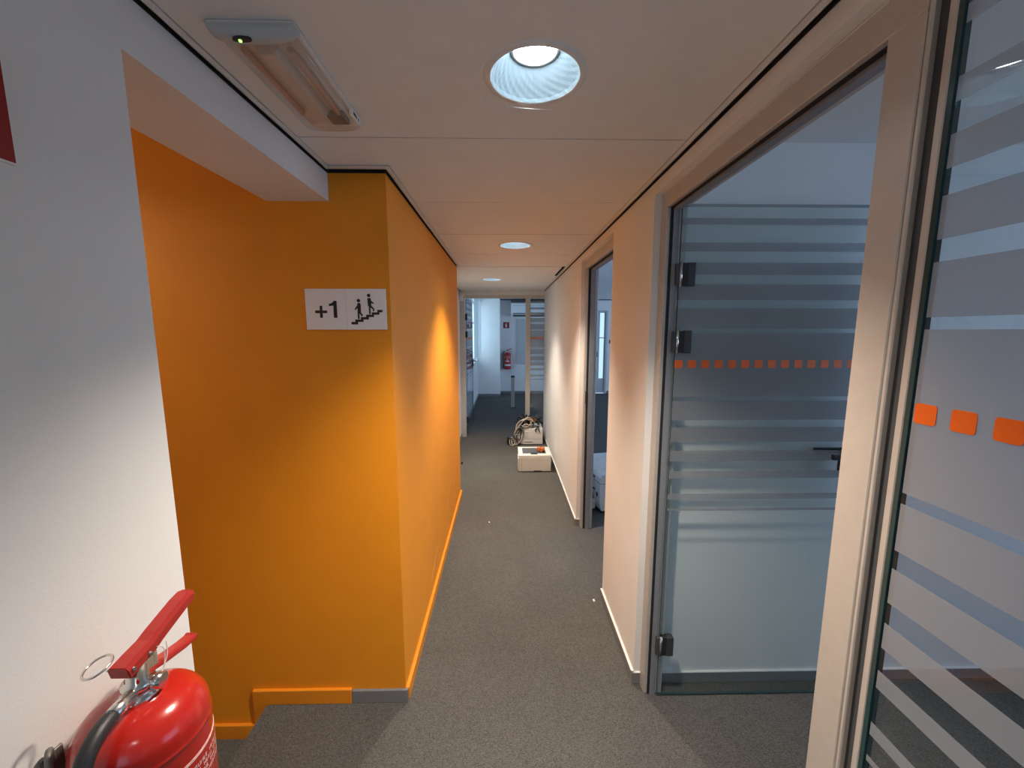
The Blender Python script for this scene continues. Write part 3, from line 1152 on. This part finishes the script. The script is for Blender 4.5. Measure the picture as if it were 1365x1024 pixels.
    tube(bm, [(0.022, -0.016, 0.545), (0.030, -0.020, 0.535), (0.028, -0.019, 0.505), (0.018, -0.018, 0.492), (0.036, -0.018, 0.515), (0.040, -0.016, 0.54)], 0.0008, 6)
    obj('safety_seal', bm, mat('seal_pale', (0.72, 0.60, 0.55), 0.4), t)
    # hose
    bm = B()
    tube(bm, [(-0.024, -0.008, 0.4975), (-0.063, -0.013, 0.4995)], 0.0108, 14, sub=1)
    obj('hose_ferrule', bm, mat('ferrule_silver', (0.80, 0.80, 0.79), 0.25, 1.0), t)
    bm = B()
    tube(bm, [(-0.058, -0.0125, 0.499), (-0.085, -0.017, 0.496), (-0.110, -0.021, 0.476), (-0.121, -0.022, 0.43), (-0.119, -0.02, 0.33), (-0.113, -0.015, 0.2), (-0.108, -0.01, 0.1)], 0.0115, 12)
    hs = obj('hose', bm, HOSE, t)
    bm = B()
    lathe(bm, [(0.0, 0.02), (0.015, 0.02), (0.0135, 0.09), (0.0118, 0.115), (0.0, 0.115)], 14, Matrix.Translation((-0.108, -0.010, 0)))
    obj('nozzle', bm, HOSE, hs)
    # wall bracket
    bm = B()
    rbox(bm, -0.060, -0.030, 0.099, 0.1035, 0.33, 0.425, 0.001, 1)
    tube(bm, [(-0.045, 0.101, 0.41), (-0.050, 0.096, 0.432), (-0.058, 0.088, 0.440), (-0.068, 0.078, 0.432), (-0.078, 0.066, 0.405), (-0.080, 0.060, 0.36)], 0.0045, 8)
    obj('wall_bracket', bm, BRACKET, t)
    return t


fe = extinguisher()
far = dup(fe, (0.075, YB - 0.112, 0.70), 0)
far.scale = (1.06, 1.06, 0.97)
fe.location = (XL + 0.105, 0.59, 0.681)
fe.rotation_euler = (0, 0, math.pi / 2)
fe['label'] = 'large red fire extinguisher on the white wall at the lower left'
far['label'] = 'small looking red fire extinguisher on the far office back wall'
fe['group'] = far['group'] = 'wall hung fire extinguishers'

# fire extinguisher signs
def fire_sign(loc, rotz, s, label):
    t = thing('fire_sign', (0, 0, 0), label, 'sign', 'red fire extinguisher signs')
    bm = B()
    rbox(bm, -s / 2, s / 2, -0.004, -0.0005, 0, s, 0.0008, 1)
    obj('backing_plate', bm, LABELW, t)
    bm = B()
    box(bm, -s / 2 + 0.003, s / 2 - 0.003, -0.0048, -0.0041, 0.003, s - 0.003)
    obj('red_field', bm, REDSIGN, t)
    bm = B()
    k = s / 0.17
    for p in ([(-0.020, 0.03), (0.020, 0.03), (0.020, 0.098), (0.012, 0.110), (-0.012, 0.110), (-0.020, 0.098)], [(-0.006, 0.112), (0.006, 0.112), (0.006, 0.124), (-0.006, 0.124)],
              [(-0.010, 0.125), (0.030, 0.125), (0.034, 0.134), (-0.010, 0.133)], [(-0.030, 0.06), (-0.025, 0.06), (-0.025, 0.115), (-0.012, 0.126), (-0.016, 0.130), (-0.030, 0.118)]):
        prism(bm, [(x * k, z * k) for x, z in p], 'y', -0.0056, -0.0049)
    obj('extinguisher_symbol', bm, LABELW, t)
    t.location = loc
    t.rotation_euler = (0, 0, rotz)


fire_sign((XL, 0.523, 1.985), math.pi / 2, 0.20, 'red sign cut by the left edge of the photo, high on the white wall')
fire_sign((0.040, YB, 1.815), 0, 0.172, 'small red fire extinguisher sign on the far office back wall')

# ------------------------------------------------------------------ objects on the corridor floor
p1 = thing('printer', (0.37, 4.96, 0), 'white laser printer standing on the carpet, nearest of two, orange bundle on lid', 'printer', 'printers on the corridor floor')
PX0, PX1, PY0, PY1, PZ = 0.172, 0.572, 4.775, 5.15, 0.215
bm = B()
rbox(bm, PX0, PX1, PY0, PY1, 0.006, PZ - 0.03, 0.008, 2)
obj('body', bm, PLASTWARM, p1)
bm = B()
rbox(bm, PX0 - 0.003, PX1 + 0.003, PY0 + 0.006, PY1, PZ - 0.034, PZ, 0.010, 3)
obj('top_cover', bm, PLASTW, p1)
bm = B()
prism(bm, [(PX0 + 0.05, PY0 + 0.075), (PX1 - 0.075, PY0 + 0.075), (PX1 - 0.075, PY1 - 0.06), (PX0 + 0.05, PY1 - 0.06)], 'z', PZ - 0.004, PZ + 0.0012)
obj('output_tray', bm, PLASTG, p1)
bm = B()
box(bm, PX1 - 0.10, PX1 - 0.055, PY0 + 0.075, PY1 - 0.10, PZ - 0.004, PZ + 0.0018)
obj('tray_slot', bm, DARK, p1)
bm = B()
rbox(bm, PX0 + 0.15, PX0 + 0.235, PY0 + 0.035, PY0 + 0.085, PZ - 0.004, PZ + 0.006, 0.002, 1)
obj('paper_stop', bm, DARK, p1)
bm = B()
box(bm, PX0 + 0.034, PX0 + 0.0365, PY0 - 0.0006, PY0 + 0.004, 0.01, PZ - 0.035)
box(bm, PX0 + 0.002, PX1 - 0.002, PY0 + 0.001, PY0 + 0.004, PZ - 0.036, PZ - 0.033)
obj('panel_joint', bm, GASKET, p1)
bm = B()
box(bm, PX0 + 0.185, PX0 + 0.285, PY0 - 0.0012, PY0 + 0.01, 0.005, 0.018)
obj('tray_grip', bm, DARK, p1)
bm = B()
rbox(bm, PX0 - 0.010, PX0 - 0.001, PY0 + 0.01, PY0 + 0.20, 0.01, PZ - 0.04, 0.003, 1)
obj('side_panel', bm, PLASTW, p1)

p2 = thing('printer', (0.42, 6.15, 0), 'white laser printer at the partition, buried under tangled cables', 'printer', 'printers on the corridor floor')
QX0, QX1, QY0, QY1, QZ = 0.235, 0.582, 5.975, 6.34, 0.250
bm = B()
rbox(bm, QX0, QX1, QY0, QY1, 0.006, QZ - 0.03, 0.008, 2)
obj('body', bm, PLASTW, p2)
bm = B()
rbox(bm, QX0 - 0.002, QX1 + 0.002, QY0 + 0.004, QY1, QZ - 0.032, QZ, 0.010, 3)
obj('top_cover', bm, PLASTW, p2)
bm = B()
box(bm, QX0 + 0.004, QX1 - 0.004, QY0 - 0.0008, QY0 + 0.004, 0.090, 0.0925)
box(bm, QX0 + 0.06, QX0 + 0.19, QY0 - 0.0012, QY0 + 0.01, 0.038, 0.048)
obj('panel_joint', bm, PLASTG, p2)
bm = B()
box(bm, QX1 - 0.085, QX1 - 0.030, QY0 - 0.0010, QY0 + 0.002, 0.178, 0.186)
obj('badge', bm, mat('badge_salmon', (0.62, 0.25, 0.16), 0.5), p2)
bm = B()
rbox(bm, QX0 + 0.02, QX0 + 0.12, QY0 - 0.004, QY0 + 0.004, 0.11, 0.205, 0.003, 1)
obj('control_panel', bm, PLASTWARM, p2)

rng = random.Random(11)


def cable(name, pts, r, m, label, group):
    bm = B()
    tube(bm, pts, r, 7, sub=5)
    return tag(obj(name, bm, m), label, 'cable', group)


def loops(cx, cy, cz, rx, ry, n, lift, tilt=0.0):
    pts = []
    for i in range(n):
        a = 2 * math.pi * i / 9 + rng.random() * 0.5
        k = 0.65 + 0.45 * rng.random()
        x = cx + rx * k * math.cos(a)
        y = cy + ry * k * math.sin(a)
        z = cz + lift * rng.random() + tilt * math.cos(a)
        pts.append((x, y, z))
    return pts


for i in range(7):    # black cables heaped on the printer lid
    cable('black_cable', loops(0.30 + 0.05 * (i % 5) - 0.02, 6.10 + 0.03 * (i % 2), QZ + 0.010 + 0.008 * i, 0.13 - 0.008 * i, 0.09, 24, 0.075 + 0.012 * i), 0.0078, CABK,
          'black cable in the tangled heap on top of the far printer', 'black cables heaped on the far printer')
for i in range(2):
    cable('black_cable', [(0.50 + 0.02 * i, 6.05, QZ + 0.02), (0.52, 5.99, QZ + 0.03), (0.47 + 0.05 * i, 5.966, QZ - 0.005), (0.48 + 0.05 * i, 5.962, QZ - 0.05)], 0.009, CABK,
          'black cable end drooping over the front edge of far printer', 'black cable ends over the printer front')
def jit(pts, a):
    return [(x + a * (rng.random() - 0.5), y + 0.4 * a * (rng.random() - 0.5), max(0.009, z + a * (rng.random() - 0.5))) for x, y, z in pts]


for i in range(4):    # beige cables that spill over the left side
    cable('beige_cable', jit([(0.45, 6.02, QZ + 0.09), (0.38, 5.98, QZ + 0.165), (0.29, 5.97, QZ + 0.125), (0.215, 5.96, QZ + 0.055), (0.180, 5.955, 0.18),
                              (0.155, 5.95, 0.10), (0.12 + 0.02 * i, 5.94, 0.014), (0.20, 5.935, 0.014), (0.225, 5.945, 0.12), (0.26, 5.95, 0.22), (0.31, 5.955, QZ + 0.06), (0.37, 5.98, QZ + 0.05), (0.42, 6.0, QZ + 0.11)], 0.075), 0.0052, CABW,
          'beige cable looping down the left side of the far printer', 'beige cables spilling off the far printer')
for i in range(3):
    cable('black_cable', jit([(0.33, 6.0, QZ + 0.05), (0.25, 5.96, QZ + 0.03), (0.20, 5.95, 0.20), (0.165, 5.945, 0.09), (0.19, 5.94, 0.02), (0.235, 5.942, 0.08), (0.25, 5.945, 0.19), (0.215, 5.945, QZ)], 0.07), 0.0062, CABK,
          'black cable hanging off the left side of the far printer', 'black cables hanging left of the far printer')
for i in range(2):
    cable('brown_cable', loops(0.39 + 0.05 * i, 6.04, QZ + 0.115, 0.055, 0.04, 13, 0.05), 0.006, CABB,
          'brown cable coil on top of the heap on far printer', 'brown cables on the heap')
cable('grey_cable', loops(0.195, 5.95, 0.085, 0.045, 0.014, 13, 0.12), 0.006, mat('cable_grey', (0.50, 0.48, 0.44), 0.45),
      'pale grey cable bundle hanging at the left flank of far printer', 'grey cables')
bm = B()
MA = Matrix.Translation((0.085, 5.98, 0)) @ Matrix.Rotation(R(24), 4, 'Z')
rbox(bm, -0.045, 0.045, -0.045, 0.045, 0.001, 0.125, 0.008, 2, 0, MA)
ad = obj('power_adapter', bm, DARK)
tag(ad, 'black power adapter block on the carpet left of the cable heap', 'adapter')
for i in range(2):
    cable('beige_lead', [(0.075 + 0.03 * i, 5.93, 0.10), (0.07 + 0.03 * i, 5.915, 0.05), (0.09 + 0.03 * i, 5.905, 0.012), (0.13, 5.915, 0.012 + 0.008 * i), (0.15, 5.94, 0.05), (0.11, 5.925, 0.13), (0.09, 5.925, 0.118)], 0.006, CABW,
          'short beige lead curled in front of black power adapter', 'beige leads by the adapter')
bm = B()
for k in range(9):
    a = rng.random() * 6.28
    pts = []
    for j in range(5):
        rr = 0.018 + 0.026 * rng.random()
        pts.append((0.455 + rr * math.cos(a + j * 1.3) * 1.2, 4.93 + rr * math.sin(a + j * 1.3) * 1.2, PZ + 0.010 + 0.05 * rng.random()))
    tube(bm, pts, 0.0075, 6, sub=3)
tag(obj('crumpled_cord', bm, ORBAG), 'orange crumpled bundle lying on top of the nearer printer', 'cord bundle')
bm = B()
prism(bm, [(0.574, 2.366), (0.585, 2.372), (0.582, 2.392), (0.571, 2.386)], 'z', 0.0005, 0.004)
tag(obj('paper_scrap', bm, PAPER), 'tiny white paper scrap on the carpet by right skirting', 'scrap')
bm = B()
prism(bm, [(-0.150, 3.455), (-0.140, 3.459), (-0.145, 3.474), (-0.154, 3.468)], 'z', 0.0005, 0.004)
tag(obj('paper_scrap', bm, PAPER), 'tiny white crumb in the middle of the corridor carpet', 'scrap')
bm = B()
lathe(bm, [(0, 0.0), (0.012, 0.0), (0.012, 0.03), (0, 0.034)], 14, Matrix.Translation((-0.572, 5.09, 0)))
tag(obj('door_stopper', bm, DARK), 'small black floor stop beyond the orange wall corner', 'door stop')

# motion detector at the upper left of the partition
md = thing('motion_detector', (-0.66, YP - 0.05, 2.22), 'small white detector box high at the left of the glass partition', 'detector')
bm = B()
rbox(bm, -0.715, -0.655, YP - 0.075, YP - 0.0125, 2.215, 2.350, 0.008, 2)
obj('case', bm, TRIMW, md)
bm = B()
lathe(bm, [(0, 0), (0.02, 0.003), (0.024, 0.012), (0.0, 0.012)], 16, Matrix.Translation((-0.685, YP - 0.078, 2.25)) @ Matrix.Rotation(R(-90), 4, 'X'))
obj('sensor_lens', bm, SIGNW, md)

# ------------------------------------------------------------------ open office seen through the second door
mf = thing('multifunction_printer', (1.12, 3.85, 0), 'white multifunction printer on the floor seen through the second doorway', 'printer')
MM = Matrix.Translation((0.905, 3.607, 0)) @ Matrix.Rotation(R(11), 4, 'Z')
bm = B()
prism(bm, [(0.02, 0.03), (0.0, 0.09), (0.0, 0.36), (0.018, 0.385), (0.40, 0.385), (0.40, 0.03)], 'y', 0.0, 0.46, 0, MM)
body = obj('body', bm, PLASTW, mf)
bm = B()
prism(bm, [(0.16, 0.386), (0.46, 0.386), (0.46, 0.455), (0.30, 0.455)], 'x', 0.004, 0.40, 0, MM)
obj('scanner_lid', bm, PLASTW, mf)
bm = B()
box(bm, -0.0015, 0.402, -0.0015, 0.462, 0.300, 0.304, 0, MM)
obj('panel_joint', bm, PLASTG, mf)
for (ya, yb) in ((0.12, 0.19), (0.25, 0.32)):
    bm = B()
    rbox(bm, -0.004, 0.01, ya, yb, 0.318, 0.345, 0.002, 1, 0, MM)
    obj('side_vent', bm, PLASTG, body)
bm = B()
rbox(bm, -0.003, 0.01, 0.05, 0.085, 0.155, 0.195, 0.002, 1, 0, MM)
box(bm, -0.002, 0.01, 0.12, 0.42, 0.20, 0.215, 0, MM)
obj('side_grip', bm, DARK, body)
bm = B()
rbox(bm, -0.045, 0.0, 0.09, 0.14, 0.02, 0.11, 0.006, 2, 0, MM)
obj('side_foot', bm, PLASTW, mf)
bm = B()
rbox(bm, -0.03, 0.0, 0.15, 0.20, 0.06, 0.13, 0.01, 2, 0, MM)
box(bm, 0.02, 0.38, 0.02, 0.44, 0.0, 0.031, 0, MM)
obj('under_frame', bm, DARK, mf)
bm = B()
rbox(bm, 2.90, 2.96, YB - 0.02, YB - 0.0005, 1.40, 1.50, 0.003, 1)
tag(obj('wall_switch', bm, GASKET), 'dark switch box right of the far glazed door', 'switch')

# ------------------------------------------------------------------ far office
pc = thing('floor_column', (0.18, 8.99, 0), 'short aluminium power post standing on the far office carpet', 'post')
bm = B()
rbox(bm, 0.140, 0.219, 8.955, 9.03, 0.012, 0.70, 0.004, 1)
obj('post_body', bm, POLE, pc)
bm = B()
rbox(bm, 0.138, 0.221, 8.953, 9.032, 0.70, 0.735, 0.004, 1)
obj('post_cap', bm, DARK, pc)
bm = B()
rbox(bm, 0.105, 0.255, 8.93, 9.055, 0.0005, 0.012, 0.002, 1)
obj('base_plate', bm, GASKET, pc)

ac = thing('air_conditioner', (0.66, YB - 0.1, 2.13), 'white wall air conditioner near the far office ceiling', 'air conditioner')
bm = B()
prism(bm, [(YB - 0.001, 2.135), (YB - 0.14, 2.135), (YB - 0.215, 2.20), (YB - 0.22, 2.47), (YB - 0.18, 2.50), (YB - 0.001, 2.50)], 'x', 0.165, 1.185)
obj('casing', bm, ACW, ac)
bm = B()
prism(bm, [(YB - 0.10, 2.132), (YB - 0.145, 2.132), (YB - 0.218, 2.192), (YB - 0.218, 2.222), (YB - 0.21, 2.222), (YB - 0.10, 2.14)], 'x', 0.225, 1.14)
obj('air_outlet', bm, GASKET, ac)
bm = B()
prism(bm, [(YB - 0.150, 2.150), (YB - 0.226, 2.190), (YB - 0.222, 2.196), (YB - 0.150, 2.158)], 'x', 0.235, 1.13)
obj('louvre', bm, ACW, ac)
bm = B()
box(bm, 0.17, 1.18, YB - 0.19, YB - 0.002, 2.501, 2.57)
obj('recess_shade', bm, GASKET, ac)  # recess above the casing, its shade put into a dark block
bm = B()
box(bm, 0.225, 1.14, YB - 0.2225, YB - 0.215, 2.415, 2.419)
obj('panel_joint', bm, GASKET, ac)

pb = thing('pinboard', (0.95, YB, 0.84), 'plain grey pinboard on the far office back wall', 'board')
bm = B()
rbox(bm, 0.325, 1.70, YB - 0.02, YB - 0.001, 0.845, 2.06, 0.003, 1)
obj('board', bm, PIN, pb)
bm = B()
for s in ((0.318, 0.330, YB - 0.026, YB - 0.0005, 0.84, 2.066), (1.695, 1.707, YB - 0.026, YB - 0.0005, 0.84, 2.066), (0.330, 1.695, YB - 0.026, YB - 0.0005, 2.054, 2.066), (0.330, 1.695, YB - 0.026, YB - 0.0005, 0.84, 0.852)):
    box(bm, *s)
obj('board_frame', bm, PIN, pb)

vb = thing('vertical_blind', (-0.62, 9.75, 1.15), 'pale vertical blinds at the bright far left window', 'blind')
bm = B()
rbox(bm, -0.70, -0.60, 8.96, 10.46, 2.475, 2.515, 0.004, 1)
obj('head_rail', bm, TRIMW, vb)
for i in range(13):
    yy = 9.02 + 0.113 * i
    bm = B()
    Mb = Matrix.Translation((-0.645, yy, 0)) @ Matrix.Rotation(R(52), 4, 'Z')
    box(bm, -0.055, 0.055, -0.0008, 0.0008, 1.14 - 0.004 * (i % 3), 2.475, 0, Mb)
    obj('slat', bm, BLIND, vb)
